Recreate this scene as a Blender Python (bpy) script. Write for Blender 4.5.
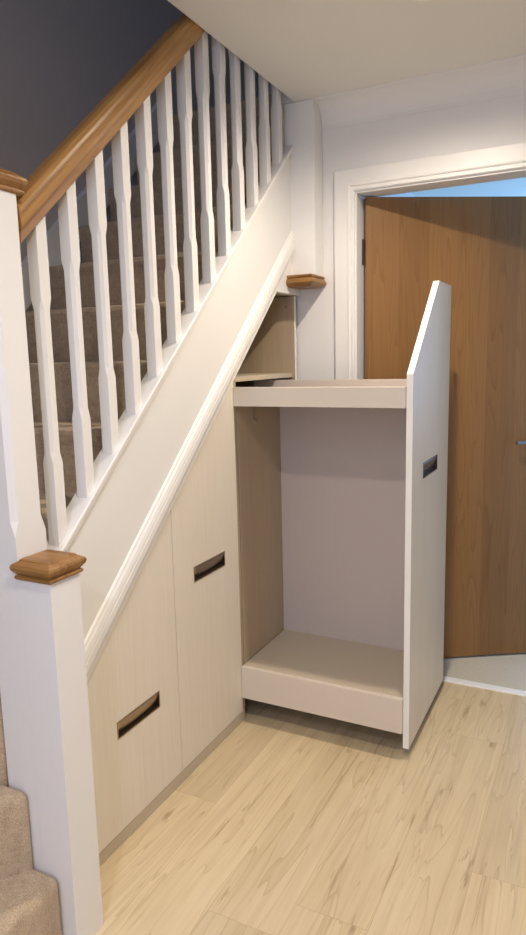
import bpy, bmesh, math, random
from mathutils import Vector, Matrix
random.seed(4)
sc = bpy.context.scene
for o in list(bpy.data.objects): bpy.data.objects.remove(o)
C = bpy.context.collection
R = math.radians

# ------------------------------------------------------------ camera
cam = bpy.data.cameras.new('camera'); camo = bpy.data.objects.new('camera', cam); C.objects.link(camo)
yaw, pitch, roll = R(26.809), R(-9.1595), R(-1.3363)
fwd = Vector((-math.sin(yaw)*math.cos(pitch), math.cos(yaw)*math.cos(pitch), math.sin(pitch)))
r0 = Vector((math.cos(yaw), math.sin(yaw), 0)); u0 = r0.cross(fwd)
rr = math.cos(roll)*r0 + math.sin(roll)*u0; uu = -math.sin(roll)*r0 + math.cos(roll)*u0
mt = Matrix((rr, uu, -fwd)).transposed().to_4x4(); mt.translation = Vector((1.155, -1.1025, 1.353))
camo.matrix_world = mt
cam.sensor_fit = 'VERTICAL'; cam.sensor_height = 24; cam.lens = 673.78/935*24
cam.clip_start = .05; cam.clip_end = 50
sc.camera = camo
sc.view_settings.view_transform = 'Standard'; sc.view_settings.look = 'None'
sc.view_settings.gamma = 1; sc.view_settings.use_curve_mapping = False
sc.view_settings.exposure = 0.62

# ------------------------------------------------------------ world and light
w = bpy.data.worlds.new('world'); sc.world = w; w.use_nodes = True
w.node_tree.nodes['Background'].inputs[0].default_value = (.55, .68, 1, 1)
w.node_tree.nodes['Background'].inputs[1].default_value = .6
WARM = (1, .87, .715); DAY = (.66, .73, 1)
def area(name, loc, direction, sx, sy, power, col):
    l = bpy.data.lights.new(name, 'AREA'); l.shape = 'RECTANGLE'; l.size = sx; l.size_y = sy
    l.energy = power; l.color = col
    o = bpy.data.objects.new(name, l); C.objects.link(o); o.location = loc
    o.rotation_euler = Vector(direction).to_track_quat('-Z', 'Y').to_euler(); return o
area('hall_daylight', (.95, -2.5, 1.45), (0, 1, 0), 1.1, 1.5, 12, DAY)          # the glazed front door behind the camera
area('far_room_daylight', (1.6, 4.45, 1.5), (0, -1, 0), 2.0, 1.4, 34, (.30, .58, 1))   # window of the room beyond
DOWN = [(.67, .905), (.95, -.45), (.95, -1.55)]
DOWN_W = [44, 42, 44]
DOWN_C = [WARM, WARM, (.74, .79, 1)]      # third is an added fill lamp, cool to tint the front-facing sides

# ------------------------------------------------------------ helpers
def tag(o, label=None, cat=None, group=None, kind=None):
    for k, v in (('label', label), ('category', cat), ('group', group), ('kind', kind)):
        if v: o[k] = v
    return o
def empty(name, loc=(0, 0, 0)):
    o = bpy.data.objects.new(name, None); C.objects.link(o); o.location = loc; o.empty_display_size = .05; return o
def link(name, bm, mat, parent=None, bevel=0, seg=2, smooth=False):
    bmesh.ops.remove_doubles(bm, verts=bm.verts, dist=1e-6)
    bmesh.ops.recalc_face_normals(bm, faces=bm.faces)
    me = bpy.data.meshes.new(name); 
    if parent is not None and parent.matrix_world is not None:
        off = world_loc(parent); bmesh.ops.translate(bm, verts=bm.verts, vec=-off)
    bm.to_mesh(me); bm.free()
    o = bpy.data.objects.new(name, me); C.objects.link(o)
    for m in (mat if isinstance(mat, (list, tuple)) else [mat]): me.materials.append(m)
    if parent is not None: o.parent = parent
    if smooth:
        for p in me.polygons: p.use_smooth = True
    if bevel:
        b = o.modifiers.new('bevel', 'BEVEL'); b.width = bevel; b.segments = seg; b.limit_method = 'ANGLE'; b.angle_limit = R(35)
        if seg > 2: b.harden_normals = False
    return o
def world_loc(o):
    v = Vector(o.location)
    while o.parent: o = o.parent; v += Vector(o.location)
    return v
def box(bm, x0, x1, y0, y1, z0, z1):
    vs = [bm.verts.new(p) for p in ((x0,y0,z0),(x1,y0,z0),(x1,y1,z0),(x0,y1,z0),(x0,y0,z1),(x1,y0,z1),(x1,y1,z1),(x0,y1,z1))]
    for f in ((0,3,2,1),(4,5,6,7),(0,1,5,4),(1,2,6,5),(2,3,7,6),(3,0,4,7)): bm.faces.new([vs[i] for i in f])
    return vs
def bx(*a):
    bm = bmesh.new(); box(bm, *a); return bm
def prism(bm, pts, fn0, fn1):
    a = [bm.verts.new(fn0(p)) for p in pts]; b = [bm.verts.new(fn1(p)) for p in pts]; n = len(pts)
    bm.faces.new(a[::-1]); bm.faces.new(b)
    for i in range(n): bm.faces.new((a[i], a[(i+1) % n], b[(i+1) % n], b[i]))
def prism_x(bm, yz, x0, x1): prism(bm, yz, lambda p: (x0, p[0], p[1]), lambda p: (x1, p[0], p[1]))
def prism_z(bm, xy, z0, z1): prism(bm, xy, lambda p: (p[0], p[1], z0), lambda p: (p[0], p[1], z1))
def rake(bm, prof, y0, y1, top=None):
    """profile of (x, dz) swept along the stair pitch with plumb ends"""
    prism(bm, prof, lambda p: (p[0], y0, p[1]+M*y0), lambda p: (p[0], y1, p[1]+M*y1))
def clip(poly, ax, val, keep_less):
    out = []
    for i in range(len(poly)):
        a, b = poly[i], poly[(i+1) % len(poly)]
        ia = (a[ax] <= val) == keep_less or abs(a[ax]-val) < 1e-9; ib = (b[ax] <= val) == keep_less or abs(b[ax]-val) < 1e-9
        if ia: out.append(a)
        if ia != ib:
            t = (val-a[ax])/(b[ax]-a[ax]); out.append((a[0]+t*(b[0]-a[0]), a[1]+t*(b[1]-a[1])))
    return out
def cyl(bm, c, axis, r, h, n=24):
    m = Vector((0, 0, 1)).rotation_difference(Vector(axis)).to_matrix().to_4x4(); m.translation = Vector(c)
    bmesh.ops.create_cone(bm, cap_ends=True, segments=n, radius1=r, radius2=r, depth=h, matrix=m)
M = .902
S = lambda y: .4196+M*y            # underside of the string at the cupboard face

# ------------------------------------------------------------ materials
def mat(name, col, rough=.5, metal=0, spec=.5):
    m = bpy.data.materials.new(name); m.use_nodes = True
    b = m.node_tree.nodes['Principled BSDF']; b.inputs['Base Color'].default_value = (*col, 1)
    b.inputs['Roughness'].default_value = rough; b.inputs['Metallic'].default_value = metal
    b.inputs['Specular IOR Level'].default_value = spec
    return m
class NT:
    def __init__(s, m): s.t = m.node_tree; s.b = s.t.nodes['Principled BSDF']
    def n(s, typ, **kw):
        x = s.t.nodes.new(typ)
        for k, v in kw.items():
            if k in x.inputs.keys(): x.inputs[k].default_value = v
            else: setattr(x, k, v)
        return x
    def l(s, a, b): s.t.links.new(a, b)
    def coords(s, scale=(1, 1, 1), kind='Object'):
        tc = s.n('ShaderNodeTexCoord'); mp = s.n('ShaderNodeMapping'); mp.inputs['Scale'].default_value = scale
        s.l(tc.outputs[kind], mp.inputs[0]); return mp.outputs[0]
    def noise(s, vec, scale, detail=3, rough=.5, dist=0):
        x = s.n('ShaderNodeTexNoise'); x.inputs['Scale'].default_value = scale; x.inputs['Detail'].default_value = detail
        x.inputs['Roughness'].default_value = rough; x.inputs['Distortion'].default_value = dist
        s.l(vec, x.inputs['Vector']); return x.outputs['Fac']
    def ramp(s, fac, stops):
        x = s.n('ShaderNodeValToRGB'); e = x.color_ramp.elements
        while len(e) < len(stops): e.new(.5)
        for i, (p, c) in enumerate(stops): e[i].position = p; e[i].color = (*c, 1) if len(c) == 3 else c
        s.l(fac, x.inputs[0]); return x.outputs[0]
    def mix(s, f, a, b, mode='MIX'):
        x = s.n('ShaderNodeMix', data_type='RGBA', blend_type=mode)
        if isinstance(f, (int, float)): x.inputs[0].default_value = f
        else: s.l(f, x.inputs[0])
        for i, v in ((6, a), (7, b)):
            if isinstance(v, tuple): x.inputs[i].default_value = (*v, 1)
            else: s.l(v, x.inputs[i])
        return x.outputs[2]
    def math(s, op, a, b=None):
        x = s.n('ShaderNodeMath', operation=op)
        for i, v in ((0, a), (1, b)):
            if v is None: continue
            if isinstance(v, (int, float)): x.inputs[i].default_value = v
            else: s.l(v, x.inputs[i])
        return x.outputs[0]
    def bump(s, h, strength, dist=.001):
        x = s.n('ShaderNodeBump'); x.inputs['Strength'].default_value = strength; x.inputs['Distance'].default_value = dist
        s.l(h, x.inputs['Height']); s.l(x.outputs[0], s.b.inputs['Normal'])
def rgb(r, g, b):
    f = lambda c: ((c/255+.055)/1.055)**2.4 if c > 10 else c/255/12.92
    return (f(r), f(g), f(b))

def plaster(name, col, rough=.85):
    m = mat(name, col, rough, spec=.25); t = NT(m); v = t.coords()
    t.l(t.mix(t.noise(v, 3, 2), tuple(c*.97 for c in col), col), t.b.inputs['Base Color'])
    t.bump(t.noise(v, 90, 3), .08); return m
M_wall = plaster('white_wall_paint', (.80, .79, .78))
M_hall = plaster('low_bounce_hall_wall', (.48, .45, .41))  # unseen hall walls, darkened to cut the bounce light
M_ceil = plaster('ceiling_paint', (.80, .79, .75))
M_well = plaster('stairwell_paint', (.60, .565, .55))
M_gloss = plaster('white_satinwood', (.84, .83, .81), .38)
M_gloss.node_tree.nodes['Principled BSDF'].inputs['Specular IOR Level'].default_value = .5
M_dark = mat('black_void', (.012, .011, .01), .7)
M_chrome = mat('brushed_nickel', (.42, .40, .38), .28, 1)
M_bronze = mat('aged_nickel', (.42, .34, .26), .38, 1)
M_steel = mat('blue_glint_metal', (.34, .36, .42), .25, 1)  # blue reflection put into the handle's base colour
M_hinge = mat('dark_steel', (.26, .22, .20), .42, .6)
M_bright = mat('white_reflection_strip', (.95, .95, .94), .35, 0)  # non-metal white stands in for the metal strip's bright reflection

def cream_board(name, c0, c1):
    m = mat(name, c1, .45); t = NT(m)
    v = t.coords((60, 60, 1.6)); n = t.noise(v, 2.2, 4, .6, .4)
    v2 = t.coords((8, 8, .5)); n2 = t.noise(v2, 1.2, 2)
    f = t.math('ADD', t.math('MULTIPLY', n, .65), t.math('MULTIPLY', n2, .35))
    t.l(t.ramp(f, [(.36, c0), (.62, c1)]), t.b.inputs['Base Color'])
    t.bump(n, .12); return m
M_front = cream_board('cream_grained_board', (.75, .69, .59), (.80, .745, .65))
M_inner = cream_board('shaded_beige_lining', (.40, .315, .21), (.45, .36, .25))  # beige darkened so the boards carry the shade of the recess
M_tray = mat('shaded_tray_board', (.54, .47, .365), .5)  # colour lowered to paint in the shade inside the pull-out
M_panel = mat('pale_side_board', (.53, .465, .435), .6)
M_rail = mat('pale_cream_rail', (.69, .62, .53), .45)
M_edge = mat('white_edge_band', (.86, .85, .82), .4)

def oak(name, base, dark, light, axis='Y', rough=.4, tilt=0):
    m = mat(name, base, rough); t = NT(m)
    sc_ = {'X': (1.2, 22, 22), 'Y': (22, 1.2, 22), 'Z': (22, 22, 1.2)}[axis]
    def co(k):
        if not tilt: return t.coords(k)
        tc = t.n('ShaderNodeTexCoord'); vr = t.n('ShaderNodeVectorRotate', rotation_type='X_AXIS'); vr.inputs['Angle'].default_value = -tilt
        mp = t.n('ShaderNodeMapping'); mp.inputs['Scale'].default_value = k
        t.l(tc.outputs['Object'], vr.inputs['Vector']); t.l(vr.outputs[0], mp.inputs[0]); return mp.outputs[0]
    v = co(sc_); n = t.noise(v, 2.0, 5, .6, .7)
    sc2 = {'X': (3, 240, 240), 'Y': (240, 3, 240), 'Z': (240, 240, 3)}[axis]
    n2 = t.noise(co(sc2), 1.0, 3, .6)
    c = t.ramp(n, [(.30, dark), (.5, base), (.72, light)])
    c = t.mix(t.math('MULTIPLY', t.math('SUBTRACT', 1, n2), .45), c, dark)
    t.l(c, t.b.inputs['Base Color']); t.bump(n2, .15); return m
O_ = ((.43, .225, .066), (.27, .125, .032), (.56, .325, .115))
M_oak_y = oak('varnished_oak_rail', *O_, 'Y', .33, math.atan(M))
M_oak_x = oak('varnished_oak_cap', (.33, .165, .046), (.17, .07, .017), (.43, .235, .078), 'X', .38)

def oak_door():
    m = mat('oak_veneer', (.25, .11, .035), .42); t = NT(m)
    tc = t.n('ShaderNodeTexCoord'); sp = t.n('ShaderNodeSeparateXYZ'); t.l(tc.outputs['Object'], sp.inputs[0])
    band = t.math('FLOOR', t.math('DIVIDE', sp.outputs[0], .127))
    wn = t.n('ShaderNodeTexWhiteNoise', noise_dimensions='1D'); t.l(band, wn.inputs['W'])
    v = t.coords((13, 13, .62)); 
    add = t.n('ShaderNodeVectorMath', operation='ADD'); t.l(v, add.inputs[0]); t.l(wn.outputs['Color'], add.inputs[1])
    d = t.noise(add.outputs[0], 1.1, 2, .5, .3)
    rings = t.math('FRACT', t.math('MULTIPLY', d, 12))
    fine = t.noise(t.coords((260, 260, 5)), 1.0, 3, .6)
    c = t.ramp(rings, [(0, (.245, .118, .036)), (.3, (.290, .148, .049)), (1, (.310, .162, .056))])
    c = t.mix(t.math('MULTIPLY', fine, .55), c, (.215, .100, .032))
    tone = t.math('ADD', .88, t.math('MULTIPLY', wn.outputs['Value'], .2))
    cc = t.n('ShaderNodeCombineXYZ'); [t.l(tone, cc.inputs[i]) for i in range(3)]
    c = t.mix(1.0, c, cc.outputs[0], 'MULTIPLY')
    t.l(c, t.b.inputs['Base Color']); t.bump(fine, .1); return m
M_door = oak_door()

def oak_floor():
    m = mat('light_oak_planks', (.6, .45, .25), .42); t = NT(m)
    tc = t.n('ShaderNodeTexCoord'); sp = t.n('ShaderNodeSeparateXYZ'); t.l(tc.outputs['Object'], sp.inputs[0])
    x, y = sp.outputs[0], sp.outputs[1]
    px = t.math('DIVIDE', t.math('ADD', x, .04), .19); ix = t.math('FLOOR', px)
    w1 = t.n('ShaderNodeTexWhiteNoise', noise_dimensions='1D'); t.l(ix, w1.inputs['W'])
    py = t.math('DIVIDE', t.math('ADD', y, t.math('MULTIPLY', w1.outputs['Value'], 1.2)), 1.21); iy = t.math('FLOOR', py)
    cid = t.n('ShaderNodeCombineXYZ'); t.l(ix, cid.inputs[0]); t.l(iy, cid.inputs[1])
    w2 = t.n('ShaderNodeTexWhiteNoise', noise_dimensions='2D'); t.l(cid.outputs[0], w2.inputs['Vector'])
    def sc3(k):
        a = t.n('ShaderNodeVectorMath', operation='MULTIPLY_ADD'); t.l(tc.outputs['Object'], a.inputs[0]); a.inputs[1].default_value = k
        b = t.n('ShaderNodeVectorMath', operation='SCALE'); t.l(w2.outputs['Color'], b.inputs[0]); b.inputs['Scale'].default_value = 17
        t.l(b.outputs[0], a.inputs[2]); return a.outputs[0]
    n1 = t.noise(sc3((5.5, .42, 1)), 1.5, 3, .55, .5)
    rings = t.math('FRACT', t.math('MULTIPLY', n1, 11))
    fine = t.noise(sc3((170, 5, 1)), 1, 4, .75)
    mid = t.noise(sc3((34, 1.3, 1)), 1, 4, .65, .4)
    blotch = t.noise(sc3((7, 2.0, 1)), 1.0, 3, .6)
    c = t.ramp(rings, [(0, (.50, .375, .20)), (.16, (.67, .54, .335)), (1, (.71, .58, .37))])
    c = t.mix(t.math('MULTIPLY', t.ramp(mid, [(.42, (0, 0, 0)), (.68, (1, 1, 1))]), .5), c, (.46, .34, .19))
    c = t.mix(t.math('MULTIPLY', t.ramp(blotch, [(.35, (0, 0, 0)), (.75, (1, 1, 1))]), .5), c, (.79, .665, .46))
    c = t.mix(t.math('MULTIPLY', fine, .34), c, (.47, .36, .21))
    # knots and short dark cracks
    vo = t.n('ShaderNodeTexVoronoi', voronoi_dimensions='2D'); t.l(sc3((8.5, 2.8, 1)), vo.inputs['Vector']); vo.inputs['Scale'].default_value = 1.0
    sepc = t.n('ShaderNodeSeparateColor'); t.l(vo.outputs['Color'], sepc.inputs[0])
    gate = t.math('GREATER_THAN', sepc.outputs[0], .80)
    dis = t.math('ADD', vo.outputs['Distance'], t.math('MULTIPLY', t.math('SUBTRACT', mid, .5), .42))
    k = t.ramp(dis, [(.015, (1, 1, 1)), (.10, (0, 0, 0))])
    c = t.mix(t.math('MULTIPLY', t.math('MULTIPLY', k, gate), .6), c, (.22, .13, .055))
    crack = t.ramp(t.noise(sc3((30, 2.2, 1)), 1.0, 4, .65, 1.0), [(.62, (0, 0, 0)), (.70, (1, 1, 1))])
    c = t.mix(t.math('MULTIPLY', crack, .6), c, (.30, .20, .10))
    tone = t.math('ADD', .93, t.math('MULTIPLY', w2.outputs['Value'], .12))
    cc = t.n('ShaderNodeCombineXYZ'); [t.l(tone, cc.inputs[i]) for i in range(3)]
    c = t.mix(1.0, c, cc.outputs[0], 'MULTIPLY')
    ex = t.math('ABSOLUTE', t.math('SUBTRACT', t.math('FRACT', px), .5)); ey = t.math('ABSOLUTE', t.math('SUBTRACT', t.math('FRACT', py), .5))
    j = t.math('MAXIMUM', t.math('GREATER_THAN', ex, .495), t.math('GREATER_THAN', ey, .4992))
    c = t.mix(t.math('MULTIPLY', j, .35), c, (.34, .22, .11))
    t.l(c, t.b.inputs['Base Color']); t.bump(fine, .1); return m
M_floor = oak_floor()

def carpet(name, c0, c1):
    m = mat(name, c0, .95, spec=.1); t = NT(m); v = t.coords()
    n = t.noise(v, 320, 2, .7); n2 = t.noise(v, 45, 3, .6)
    f = t.math('ADD', t.math('MULTIPLY', n, .7), t.math('MULTIPLY', n2, .3))
    t.l(t.ramp(f, [(.36, c0), (.64, c1)]), t.b.inputs['Base Color'])
    t.b.inputs['Sheen Weight'].default_value = .25
    t.bump(f, .9, .004); return m
M_carpet = carpet('beige_twist_carpet', (.37, .275, .18), (.64, .50, .35))
M_far = carpet('far_room_carpet', (.60, .55, .44), (.72, .66, .54))

# ------------------------------------------------------------ the room
def struct(name, bm, m, parent=None, **k):
    o = link(name, bm, m, parent, **k)
    if parent is None: o['kind'] = 'structure'
    return o
CZ = 2.327; CE = .035; WY = 1.545; XR = 2.1; YF = -2.6; XW = -.94
struct('floor', bx(XW-.12, XR+.12, YF-.1, 1.607, -.1, 0), M_floor)
struct('floor_under_stairs', bx(XW-.12, -.062, 1.607, 3.2, -.1, 0), M_wall)
struct('wall_under_landing', bx(XW, -.067, 3.1, 3.2, 0, CZ+.018), M_wall)
struct('floor_far_room', bx(-.06, 3.6, 1.607, 4.6, -.1, 0), M_far)
struct('ceiling', bx(CE, XR+.12, YF-.1, WY+.10, CZ, CZ+.29), M_ceil)
struct('ceiling_far_room', bx(CE, 3.6, WY+.11, 4.6, CZ+.02, CZ+.29), M_ceil)
OX0, OX1, OZ = .255, 1.075, 1.985        # door opening inside its lining
bm = bmesh.new()
box(bm, -.05, OX0-.025, WY, WY+.11, 0, CZ); box(bm, OX1+.025, XR, WY, WY+.11, 0, CZ); box(bm, OX0-.025, OX1+.025, WY, WY+.11, OZ+.025, CZ)
struct('wall_back', bm, M_wall)
struct('wall_right', bx(XR, XR+.12, YF, WY+.11, 0, CZ), M_hall)
bm = bmesh.new()
box(bm, XW, .35, YF-.1, YF, 0, CZ); box(bm, 1.55, XR, YF-.1, YF, 0, CZ); box(bm, .35, 1.55, YF-.1, YF, 2.25, CZ); box(bm, .35, 1.55, YF-.1, YF, 0, .65)
struct('wall_front', bm, M_hall)
struct('wall_left', bx(XW-.12, XW, -.96, 3.2, 0, 4.9), M_well)
struct('wall_stair_foot', bx(XW, .06, -1.06, -.96, 0, 4.9), M_wall)
struct('wall_hall_left', bx(-.04, .06, YF, -1.06, 0, CZ), M_hall)
bm = bmesh.new(); box(bm, XW, 1.2, 3.2, 3.3, 2.617, 4.9); struct('wall_landing', bm, M_well)
struct('wall_landing_right', bx(1.1, 1.2, -1.06, 3.2, 2.617, 4.9), M_well)
struct('ceiling_landing', bx(XW-.12, 1.3, -1.06, 3.3, 4.9, 5.0), M_well)
struct('floor_landing', bx(XW, CE, 2.02, 3.2, CZ+.02, 2.6), M_carpet)
struct('wall_far_room_left', bx(-.065, .035, WY+.11, 4.6, 0, CZ+.018), M_wall)
struct('wall_far_room_right', bx(3.6, 3.7, WY+.11, 4.6, 0, CZ+.02), M_wall)
struct('wall_far_room_back', bx(-.06, 3.6, 4.6, 4.7, 0, CZ+.02), M_wall)
struct('wall_far_room_front', bx(XR, 3.6, WY+.01, WY+.11, 0, CZ+.02), M_wall)
# coving
cv = [(WY, CZ), (WY, CZ-.092), (WY-.003, CZ-.092)] + [(WY-.003-.084*(1-math.cos(R(a))), CZ-.090+.084*math.sin(R(a))) for a in range(0, 91, 9)] + [(WY-.090, CZ-.004), (WY-.090, CZ)]
bm = bmesh.new(); prism_x(bm, cv, .1145, XR)
struct('trim_coving', bm, M_wall)
struct('baseboard_back', bx(OX1+.092, XR-.016, WY-.015, WY, 0, .12), M_gloss, bevel=.003)
struct('baseboard_right', bx(XR-.015, XR, YF+.016, WY, 0, .12), M_gloss, bevel=.003)
# window behind the camera
wf = empty('window_1', (.95, YF-.05, .65)); wf['kind'] = 'structure'
bm = bmesh.new()
for a in ((.35,.42,.65,2.25),(1.48,1.55,.65,2.25),(.42,1.48,.65,.72),(.42,1.48,2.18,2.25)): box(bm, a[0], a[1], YF-.09, YF-.01, a[2], a[3])
link('window_frame', bm, M_gloss, wf, bevel=.004)
m = mat('window_glass', (1, 1, 1), .0); m.node_tree.nodes['Principled BSDF'].inputs['Transmission Weight'].default_value = 1
link('window_pane', bx(.42, 1.48, YF-.055, YF-.049, .72, 2.18), m, wf)

# ------------------------------------------------------------ door and its trim
bm = bmesh.new()
box(bm, OX0-.025, OX0, WY-.001, WY+.09, 0, OZ); box(bm, OX1, OX1+.025, WY-.001, WY+.09, 0, OZ); box(bm, OX0-.025, OX1+.025, WY-.001, WY+.11, OZ, OZ+.025)
struct('trim_door_lining', bm, M_gloss, bevel=.0015)
# moulded architrave: profile (distance outwards from the opening, projection), mitred round three sides
pr = [(0, .010), (.003, .013), (.012, .013), (.014, .010), (.016, .010), (.018, .015), (.022, .017), (.026, .016), (.028, .0135), (.080, .0135), (.085, .010), (.085, 0), (0, 0)]
ax0, ax1, az = OX0-.006, OX1+.006, OZ+.006
bm = bmesh.new()
rings = [[bm.verts.new(q) for q in ((ax0-d, WY-h, 0), (ax0-d, WY-h, az+d), (ax1+d, WY-h, az+d), (ax1+d, WY-h, 0))] for d, h in pr]
for i in range(len(pr)):
    a, b = rings[i], rings[(i+1) % len(pr)]
    for k in range(3): bm.faces.new((a[k], b[k], b[k+1], a[k+1]))
bm.faces.new([r[0] for r in rings]); bm.faces.new([r[3] for r in rings][::-1])
struct('trim_architrave', bm, M_gloss)
struct('trim_threshold', bx(OX0, OX1, 1.588, 1.628, 0, .007), M_bright, bevel=.002)
A = R(31.4)
piv = Vector((.255, 1.652, .006))
door = empty('door_1', piv); door['kind'] = 'structure'
def door_part(name, bm, m, **k):
    o = link(name, bm, m, None, **k); o.parent = door; return o
door_part('door_leaf', bx(-.008, .812, -.044, 0, .004, 1.974), M_door, bevel=.0015)
for z in (.25, 1.0, 1.765):
    bm = bmesh.new(); cyl(bm, (.004, .003, z), (0, 0, 1), .006, .10, 16); box(bm, .0002, .0018, -.040, 0, z-.05, z+.05)
    leaf = bmesh.new(); box(leaf, .0003, .0020, -.045, .0, z-.05, z+.05)
    for q in (-.03, .0, .03): cyl(leaf, (.002, -.022, z+q), (1, 0, 0), .0035, .0014, 10)
    bmesh.ops.transform(leaf, matrix=Matrix.Rotation(-A, 4, 'Z'), verts=leaf.verts)
    tmp = bpy.data.meshes.new('t'); leaf.to_mesh(tmp); leaf.free(); bm.from_mesh(tmp); bpy.data.meshes.remove(tmp)
    door_part('hinge', bm, M_hinge)
hd = door_part('door_handle', bx(.70, .701, -.045, -.044, .96, .961), M_chrome)
bpy.data.objects.remove(hd)
bm = bmesh.new(); cyl(bm, (.742, -.049, .972), (0, 1, 0), .026, .010, 28); cyl(bm, (.742, -.072, .972), (0, 1, 0), .010, .040, 16)
hd = door_part('door_handle', bm, M_chrome)
bm = bmesh.new(); cyl(bm, (.688, -.092, .972), (1, 0, 0), .0085, .115, 16); door_part('lever', bm, M_chrome, smooth=False).parent = hd
door.rotation_euler = (0, 0, A)

# ------------------------------------------------------------ staircase
st = empty('staircase', (0, 0, 0))
tag(st, 'white and oak staircase with brown carpeted steps climbing above the under-stairs cupboards', 'staircase')
ZE = WY   # far end of the string
# string board: sits over the cupboards, its foot housed in the newel
top = lambda y: .835+M*y
zc = (1.604-.4196)/M
bm = bmesh.new()
poly = [(.005, S(.005)+.01), (zc-.018, 1.604), (1.518, 1.604), (1.518, 1.604), (1.43, 1.604)]
poly = [(.003, S(.003)+.012), (zc-.004, 1.607), (1.541, 1.607), (1.541, 1.675), (1.4525, 1.675), (1.4525, top(1.4525)), (.012, top(.012)), (.003, top(.012))]
prism_x(bm, poly, -.016, .014)
link('string_board', bm, M_gloss, st)
# moulding along the bottom of the string
mz = lambda x: .4196+1.7*x
prof = [(.014, mz(.014)+.004), (.026, mz(.026)), (.030, mz(.03)+.008), (.030, mz(.03)+.030), (.0285, mz(.03)+.033), (.0285, mz(.03)+.036), (.0295, mz(.03)+.040), (.026, mz(.03)+.055), (.021, mz(.03)+.063), (.020, mz(.03)+.068), (.014, mz(.03)+.073)]
bm = bmesh.new(); rake(bm, prof, .003, 1.4525)
link('string_moulding', bm, M_gloss, st)
# base rail the balusters stand on
prof = [(-.030, .835), (.024, .835), (.0265, .838), (.0265, .845), (.029, .848), (.030, .853), (.030, .860), (.0275, .863), (-.030, .863)]
bm = bmesh.new(); rake(bm, prof, .013, 1.4525)
link('base_rail', bm, M_gloss, st, bevel=.001)
# handrail
hp = [(.022, 1.598), (.026, 1.603), (.0275, 1.616), (.0285, 1.622), (.032, 1.634), (.0325, 1.646), (.030, 1.655), (.0285, 1.658), (.0295, 1.664), (.028, 1.673), (.021, 1.683), (.010, 1.689)]
hp = hp+[(-x, z) for x, z in hp[::-1]]
bm = bmesh.new(); yh = (2.372-1.687)/M+.0
rake(bm, hp, .0085, yh+.30)
bmesh.ops.bisect_plane(bm, geom=bm.verts[:]+bm.edges[:]+bm.faces[:], plane_co=(0, 0, 2.55), plane_no=(0, 0, 1), clear_outer=True)
bmesh.ops.holes_fill(bm, edges=[e for e in bm.edges if len(e.link_faces) == 1])
link('handrail', bm, M_oak_y, st)

def octo(bm, hw, ch):
    h = hw; c = ch
    return [(h, -h+c), (h, h-c), (h-c, h), (-h+c, h), (-h, h-c), (-h, -h+c), (-h+c, -h), (h-c, -h)]
def stop_chamfer(bm, cx, cy, hw, levels):
    """levels: (z or function of (x, y), chamfer)"""
    prev = None
    for z, c in levels:
        ring = [bm.verts.new((cx+x, cy+y, z(x, cy+y) if callable(z) else z)) for x, y in octo(bm, hw, c)]
        if prev:
            for i in range(8): bm.faces.new((prev[i], prev[(i+1) % 8], ring[(i+1) % 8], ring[i]))
        else: bm.faces.new(ring[::-1])
        prev = ring
    bm.faces.new(prev)
YB = [.082+.1068*i for i in range(13)]
for i, y in enumerate(YB):
    zb = .863+M*y; zt = 1.601+M*y
    bm = bmesh.new(); t0 = .0008
    lv = [(lambda X, Y: .8635+M*Y, t0), (zb+.185, t0), (zb+.210, .0075)]
    rail = True
    ut = zt-.205; e = CZ+.016
    if rail: lv += [(ut+.005, .0075), (ut+.03, t0), (lambda X, Y: 1.6015+M*Y, t0)]
    else:
        if ut+.03 < e-.01: lv += [(ut, .0095), (ut+.03, t0), (e, t0)]
        else: lv += [(e, .0095)]
    stop_chamfer(bm, 0, y, .016, lv)
    link('baluster', bm, M_gloss, st)

def cap(parent, cx, cy, z0, w=.0578, flip=False, name='newel_cap'):
    # flat shaped cap: thin bottom fillet, cove, broad bulge, chamfer, raised flat
    pf = [(.047, 0), (w-.009, 0), (w-.006, .003), (w-.006, .008), (w-.011, .011), (w-.008, .014), (w-.002, .021), (w, .028), (w-.002, .034), (w-.014, .041), (w-.016, .044), (w-.020, .046), (0, .046)]
    bm = bmesh.new(); prev = None
    for h, z in pf:
        z = z0+(z if not flip else .046-z)
        if h == 0: 
            bm.faces.new(prev); break
        ring = [bm.verts.new((cx+a*h, cy+b*h, z)) for a, b in ((1, -1), (1, 1), (-1, 1), (-1, -1))]
        if prev:
            for i in range(4): bm.faces.new((prev[i], prev[(i+1) % 4], ring[(i+1) % 4], ring[i]))
        else: bm.faces.new(ring[::-1])
        prev = ring
    return link(name, bm, M_oak_x, parent, bevel=.0012)
# lower newel, square, standing on the floor
n1 = link('newel_post', bx(.0425, .1325, -.088, .002, 0, .893), M_gloss, st, bevel=.0006); n1['label'] = 'square white newel post standing on the oak floor'
cap(n1, .0875, -.043, .893)
# upper newel with stop chamfers, against it
bm = bmesh.new(); stop_chamfer(bm, -.0021, -.0435, .0445, [(0, .0001), (.985, .0001), (1.018, .012), (1.56, .012), (1.60, .012), (1.703, .012)])
n2 = link('newel_post', bm, M_gloss, st); n2['label'] = 'taller chamfered white newel post carrying the handrail'
cap(n2, -.0035, -.0435, 1.703)
# pendant newel hanging from the ceiling by the back wall
n3 = link('newel_post', bx(-.009, .1135, 1.453, 1.543, 1.676, CZ-.001), M_gloss, st, bevel=.002); n3['label'] = 'short white newel post hanging from the ceiling by the back wall'
cap(n3, .054, 1.4685, 1.630, w=.0745, flip=True)
bm = bx(-.05, -.0095, 1.4530, 1.544, 2.16, CZ+.25); box(bm, -.0095, .0345, 1.4530, 1.544, CZ, CZ+.25); struct('trim_stair_end', bm, M_gloss)
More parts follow.
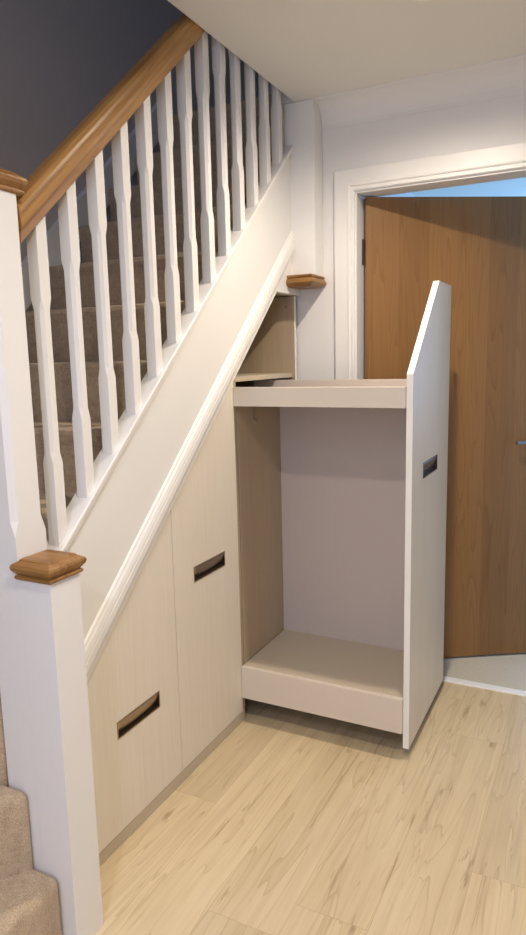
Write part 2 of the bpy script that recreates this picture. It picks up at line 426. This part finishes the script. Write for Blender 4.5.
# carpeted steps
def step(pts, z0, z1, label=None):
    bm = bmesh.new(); prism_z(bm, pts, z0, z1)
    o = link('carpeted_step', bm, M_carpet, st, bevel=.022, seg=5)
    for p in o.data.polygons: p.use_smooth = True
    if label: o['label'] = label
    return o
XS = XW+.022
step([(.100, -.090), (.100, -.93), (-.47, -.93), (.000, -.090)], 0, .192, 'lowest carpeted winder step')
step([(.026, -.090), (-.46, -.93), (XS, -.93), (XS, -.535), (-.085, -.090)], 0, .387, 'second carpeted winder step')
step([(-.053, -.0905), (XS, -.552), (XS, .01), (-.0525, .01)], 0, .585, 'third carpeted winder step')
for k in range(4, 14):
    z = .195*k-.008; y = (z-.792)/M
    if k == 13: continue
    x1 = -.0525 if k == 4 else -.0175
    bm = bmesh.new()
    y2 = y+.216+.030
    zl = z-.235
    pf = [(y+.012, z-.195), (y+.006, z-.05), (y, z-.035), (y-.004, z-.018), (y, z-.005), (y+.010, z), (y2, z), (y2, z-.03), (y+.04, z-.235), (y+.012, z-.235)]
    prism_x(bm, pf, XS, x1)
    link('carpeted_step', bm, M_carpet, st, bevel=.004, seg=2)
# wall side string
bm = bmesh.new(); rake(bm, [(XW+.001, .72), (XS-.001, .72), (XS-.001, .885), (XW+.001, .895)], .0, 1.95)
link('wall_string', bm, M_gloss, st)

# ------------------------------------------------------------ cupboards
def panel_with_handle(parent, yz, X, T, hy0, hy1, hz0, hz1, hmat, off=0, pmat=None):
    """front panel (outer face at X) with a real rectangular pocket for the flush handle"""
    bm = bmesh.new(); D = .013
    full = yz
    a = clip(full, 0, hy0, True); b = clip(full, 0, hy1, False)
    mid = clip(clip(full, 0, hy0, False), 0, hy1, True)
    lo = clip(mid, 1, hz0, True); hi = clip(mid, 1, hz1, False)
    for q in (a, b, lo, hi): prism_x(bm, q, X-D, X)
    prism_x(bm, full, X-T, X-D)
    p = link('front_panel', bm, pmat or M_front, parent)
    # handle: thin frame, curved scoop and finger slot
    bm = bmesh.new(); f = .0028
    for (y0, y1, z0, z1) in ((hy0-.001, hy0+f, hz0-.001, hz1+.001), (hy1-f, hy1+.001, hz0-.001, hz1+.001), (hy0+f, hy1-f, hz0-.001, hz0+f), (hy0+f, hy1-f, hz1-f, hz1+.001)):
        box(bm, X+.0002, X+.0012, y0, y1, z0, z1)
    h = link('handle', bm, hmat, p)
    h['label'] = 'flush metal handle'
    H = hz1-hz0-2*f
    bm = bmesh.new(); prev = None
    n = 14
    for i in range(n+1):
        y = hy0+f+(hy1-hy0-2*f)*i/n; s = 2*i/n-1
        drop = H*(.58+.20*(1-s*s))
        ring = []
        for j in range(9):
            q = j/8
            ring.append(bm.verts.new((X-.0005-.0075*q**1.6, y, hz1-f-drop*q)))
        if prev:
            for j in range(8): bm.faces.new((prev[j], prev[j+1], ring[j+1], ring[j]))
        prev = ring
    g = link('grip_plate', bm, hmat, h, smooth=True)
    so = g.modifiers.new('solid', 'SOLIDIFY'); so.thickness = .0012
    bm = bmesh.new()
    box(bm, X-D+.0005, X-D+.0012, hy0+.001, hy1-.001, hz0+.001, hz1-.001)
    for q in ((hy0+.0001, hy0+.001, hz0+.0001, hz1-.0001), (hy1-.001, hy1-.0001, hz0+.0001, hz1-.0001), (hy0+.001, hy1-.001, hz0+.0001, hz0+.001), (hy0+.001, hy1-.001, hz1-.001, hz1-.0001)):
        box(bm, X-D+.0005, X-.0001, *q)
    link('handle_pocket', bm, M_pocket, h)
    return p
M_pocket = mat('dark_bronze_pocket', (.10, .07, .045), .4, .8)
ZK = .0412; g = .0015
# front 1 (left, lower), front 2 (middle, taller)
d1 = empty('pull_out_cupboard', (0, .34, 0)); tag(d1, 'closed low cream pull-out cupboard front beside the newel post, with a recessed handle', 'cupboard')
yl = .004; yr = .5545-g
panel_with_handle(d1, [(yl, ZK), (yr, ZK), (yr, S(yr)), (yl, S(yl))], 0, .018, .2511, .4505, .3182, .3684, M_bronze)
d2 = empty('pull_out_cupboard', (0, .76, 0)); tag(d2, 'closed middle cream pull-out cupboard beside the open one, tall sloping front with a recessed handle', 'cupboard')
yl = .5545+g; yr = .9685
panel_with_handle(d2, [(yl, ZK), (yr, ZK), (yr, S(yr)), (yl, S(yl))], 0, .018, .6692, .8686, .6416, .6918, M_bronze)
for d, (a, b) in ((d1, (.02, .53)), (d2, (.575, .94))):
    bm = bmesh.new()
    box(bm, -.62, -.0185, a, b, .10, .118)
    box(bm, -.62, -.602, a, b, .118, S(a)-.06)
    link('tray', bm, M_tray, d)
d3 = empty('pull_out_cupboard', (.3, 1.24, 0)); tag(d3, 'open cream pull-out cupboard rolled out over the floor, tall sloping front and empty tray', 'cupboard')
XF, TF = .6305, .020; yn, yf = .9766, 1.522; zt = 1.604
fr = panel_with_handle(d3, [(yn, ZK), (yf, ZK), (yf, zt), (yn+(zt-1.2958)/M, zt), (yn, 1.2958)], XF, TF, 1.121, 1.334, .945, .997, M_steel)
bm = bmesh.new()   # white edging round the front's near, sloping and top edges
yc = yn+(zt-1.2958)/M; e = .0012
prism_x(bm, [(yn-e, ZK), (yn, ZK), (yn, 1.2958), (yn-e, 1.2958+e*.5)], XF-TF, XF)
prism_x(bm, [(yn-e, 1.2958+e*.5), (yn, 1.2958), (yc, zt), (yc-e*.4, zt+e)], XF-TF, XF)
prism_x(bm, [(yc, zt), (yf, zt), (yf, zt+e), (yc-e*.4, zt+e)], XF-TF, XF)
link('edge_band', bm, M_edge, fr)
XI = XF-TF-.0005; y0 = .9621
link('tray_front', bx(.001, XI, y0, y0+.018, .0976, .2208), M_rail, d3, bevel=.001)
bm = bmesh.new(); box(bm, .001, XI, y0+.0185, 1.3440, .203, .2210); link('tray_base', bm, M_tray, d3, bevel=.0005)
link('side_panel', bx(-.02, XI, 1.3445, 1.3620, .0976, 1.268), M_panel, d3, bevel=.001)
link('top_rail', bx(.001, XI, y0, y0+.018, 1.1914, 1.2574), M_rail, d3, bevel=.001)
link('top_shelf', bx(.001, XI, y0+.0185, 1.3440, 1.196, 1.214), M_tray, d3)
link('back_panel', bx(-.0185, .0005, y0+.031, 1.3440, .2215, 1.194), M_inner, d3, bevel=.001)
bm = bmesh.new(); box(bm, -.135, -.112, 1.3445, 1.362, 1.232, 1.266); link('runner_bracket', bm, M_chrome, d3, bevel=.001)
link('rear_rail', bx(-.1115, -.0205, 1.3445, 1.362, 1.20, 1.268), M_panel, d3, bevel=.001)
# coat hook on the back panel
hy, hz = 1.118, 1.152
bm = bmesh.new(); box(bm, .0006, .0035, hy-.006, hy+.006, hz-.022, hz+.018)
def tube(bm, pts, r, n=10):
    pts = [Vector(p) for p in pts]; prev = None
    for i, p in enumerate(pts):
        d = (pts[min(i+1, len(pts)-1)]-pts[max(i-1, 0)]).normalized(); a = d.cross(Vector((0, 1, 0))).normalized(); b = d.cross(a)
        ring = [bm.verts.new(p+r*(math.cos(t)*a+math.sin(t)*b)) for t in [2*math.pi*k/n for k in range(n)]]
        if prev:
            for k in range(n): bm.faces.new((prev[k], prev[(k+1) % n], ring[(k+1) % n], ring[k]))
        else: bm.faces.new(ring[::-1])
        prev = ring
    bm.faces.new(prev)
tube(bm, [(.001, hy, hz-.010), (.006, hy, hz-.022), (.012, hy, hz-.025), (.017, hy, hz-.020), (.018, hy, hz-.012)], .0030)
tube(bm, [(.001, hy, hz+.010), (.006, hy, hz+.014), (.009, hy, hz+.020)], .0026)
link('coat_hook', bm, M_bronze, d3)

# fixed carcass round the pull-outs
ca = empty('cupboard_carcass', (-.3, .76, 0)); tag(ca, 'fixed beige under-stairs cupboard carcass with an empty dark sloping recess above the open pull-out', 'cupboard')
link('divider_panel', bx(-.62, -.001, .969, .9868, .04, S(.9868)-.02), M_inner, ca)
link('end_panel', bx(-.62, .001, 1.497, 1.5145, 0, 1.603), M_inner, ca)
link('end_panel_edging', bx(.0012, .0022, 1.497, 1.5145, 0, 1.603), M_edge, ca)
link('shelf', bx(-.62, -.010, .9872, 1.4965, 1.2745, 1.292), M_tray, ca, bevel=.0008)
bm = bmesh.new(); s = .004
prism_x(bm, [(.9872, S(.9872)+.016), (zc-.008, 1.603+.004), (1.5145, 1.607), (1.5145, 1.6215), (zc-.012, 1.6215), (.9872, S(.9872)+.034)], -.62, -.0175)
link('top_panel', bm, M_inner, ca)
link('rear_panel', bx(-.638, -.6205, .004, 1.5145, .0, .45), M_inner, ca)
bm = bmesh.new(); prism_x(bm, [(.9872, .45), (1.5145, .45), (1.5145, 1.60), (zc, 1.60), (.9872, S(.9872))], -.638, -.6205); link('rear_panel', bm, M_inner, ca)
bm = bmesh.new(); box(bm, -.0185, -.001, .004, .9865, 0, ZK-.003); link('plinth', bm, M_tray, ca)
bm = bmesh.new(); box(bm, -.30, -.0190, .969, .9865, 0, .0395); link('plinth_return', bm, M_tray, ca)
bm = bmesh.new(); cyl(bm, (-.035, 1.4965, 1.562), (0, 1, 0), .004, .002, 12); link('screw_cap', bm, M_hinge, ca)

# ------------------------------------------------------------ recessed downlights
M_glow = bpy.data.materials.new('lamp_lens'); M_glow.use_nodes = True
nt = M_glow.node_tree; em = nt.nodes.new('ShaderNodeEmission'); em.inputs[0].default_value = (1, .85, .66, 1); em.inputs[1].default_value = 12
nt.links.new(em.outputs[0], nt.nodes['Material Output'].inputs[0])
for i, (x, y) in enumerate(DOWN):
    t = empty('downlight', (x, y, CZ)); tag(t, group='recessed ceiling downlights', cat='light', label=['round recessed ceiling downlight above the open pull-out cupboard', 'round recessed ceiling downlight over the foot of the stairs', 'unseen cool downlight added as fill light towards the front door'][i])
    bm = bmesh.new(); n = 32; prev = None
    for r_, z_ in ((.045, 0), (.044, -.004), (.036, -.005), (.030, -.002)):
        ring = [bm.verts.new((x+r_*math.cos(2*math.pi*k/n), y+r_*math.sin(2*math.pi*k/n), CZ+z_)) for k in range(n)]
        if prev:
            for k in range(n): bm.faces.new((prev[k], prev[(k+1) % n], ring[(k+1) % n], ring[k]))
        prev = ring
    link('bezel', bm, M_gloss, t)
    bm = bmesh.new(); bmesh.ops.create_circle(bm, cap_ends=True, segments=n, radius=.030, matrix=Matrix.Translation((x, y, CZ-.002))); link('lens', bm, M_glow, t)
    l = bpy.data.lights.new('lamp', 'SPOT'); l.energy = DOWN_W[i]; l.color = DOWN_C[i]; l.spot_size = R(165); l.spot_blend = .9; l.shadow_soft_size = .026
    o = bpy.data.objects.new('lamp', l); C.objects.link(o); o.parent = t; o.location = (0, 0, -.012)
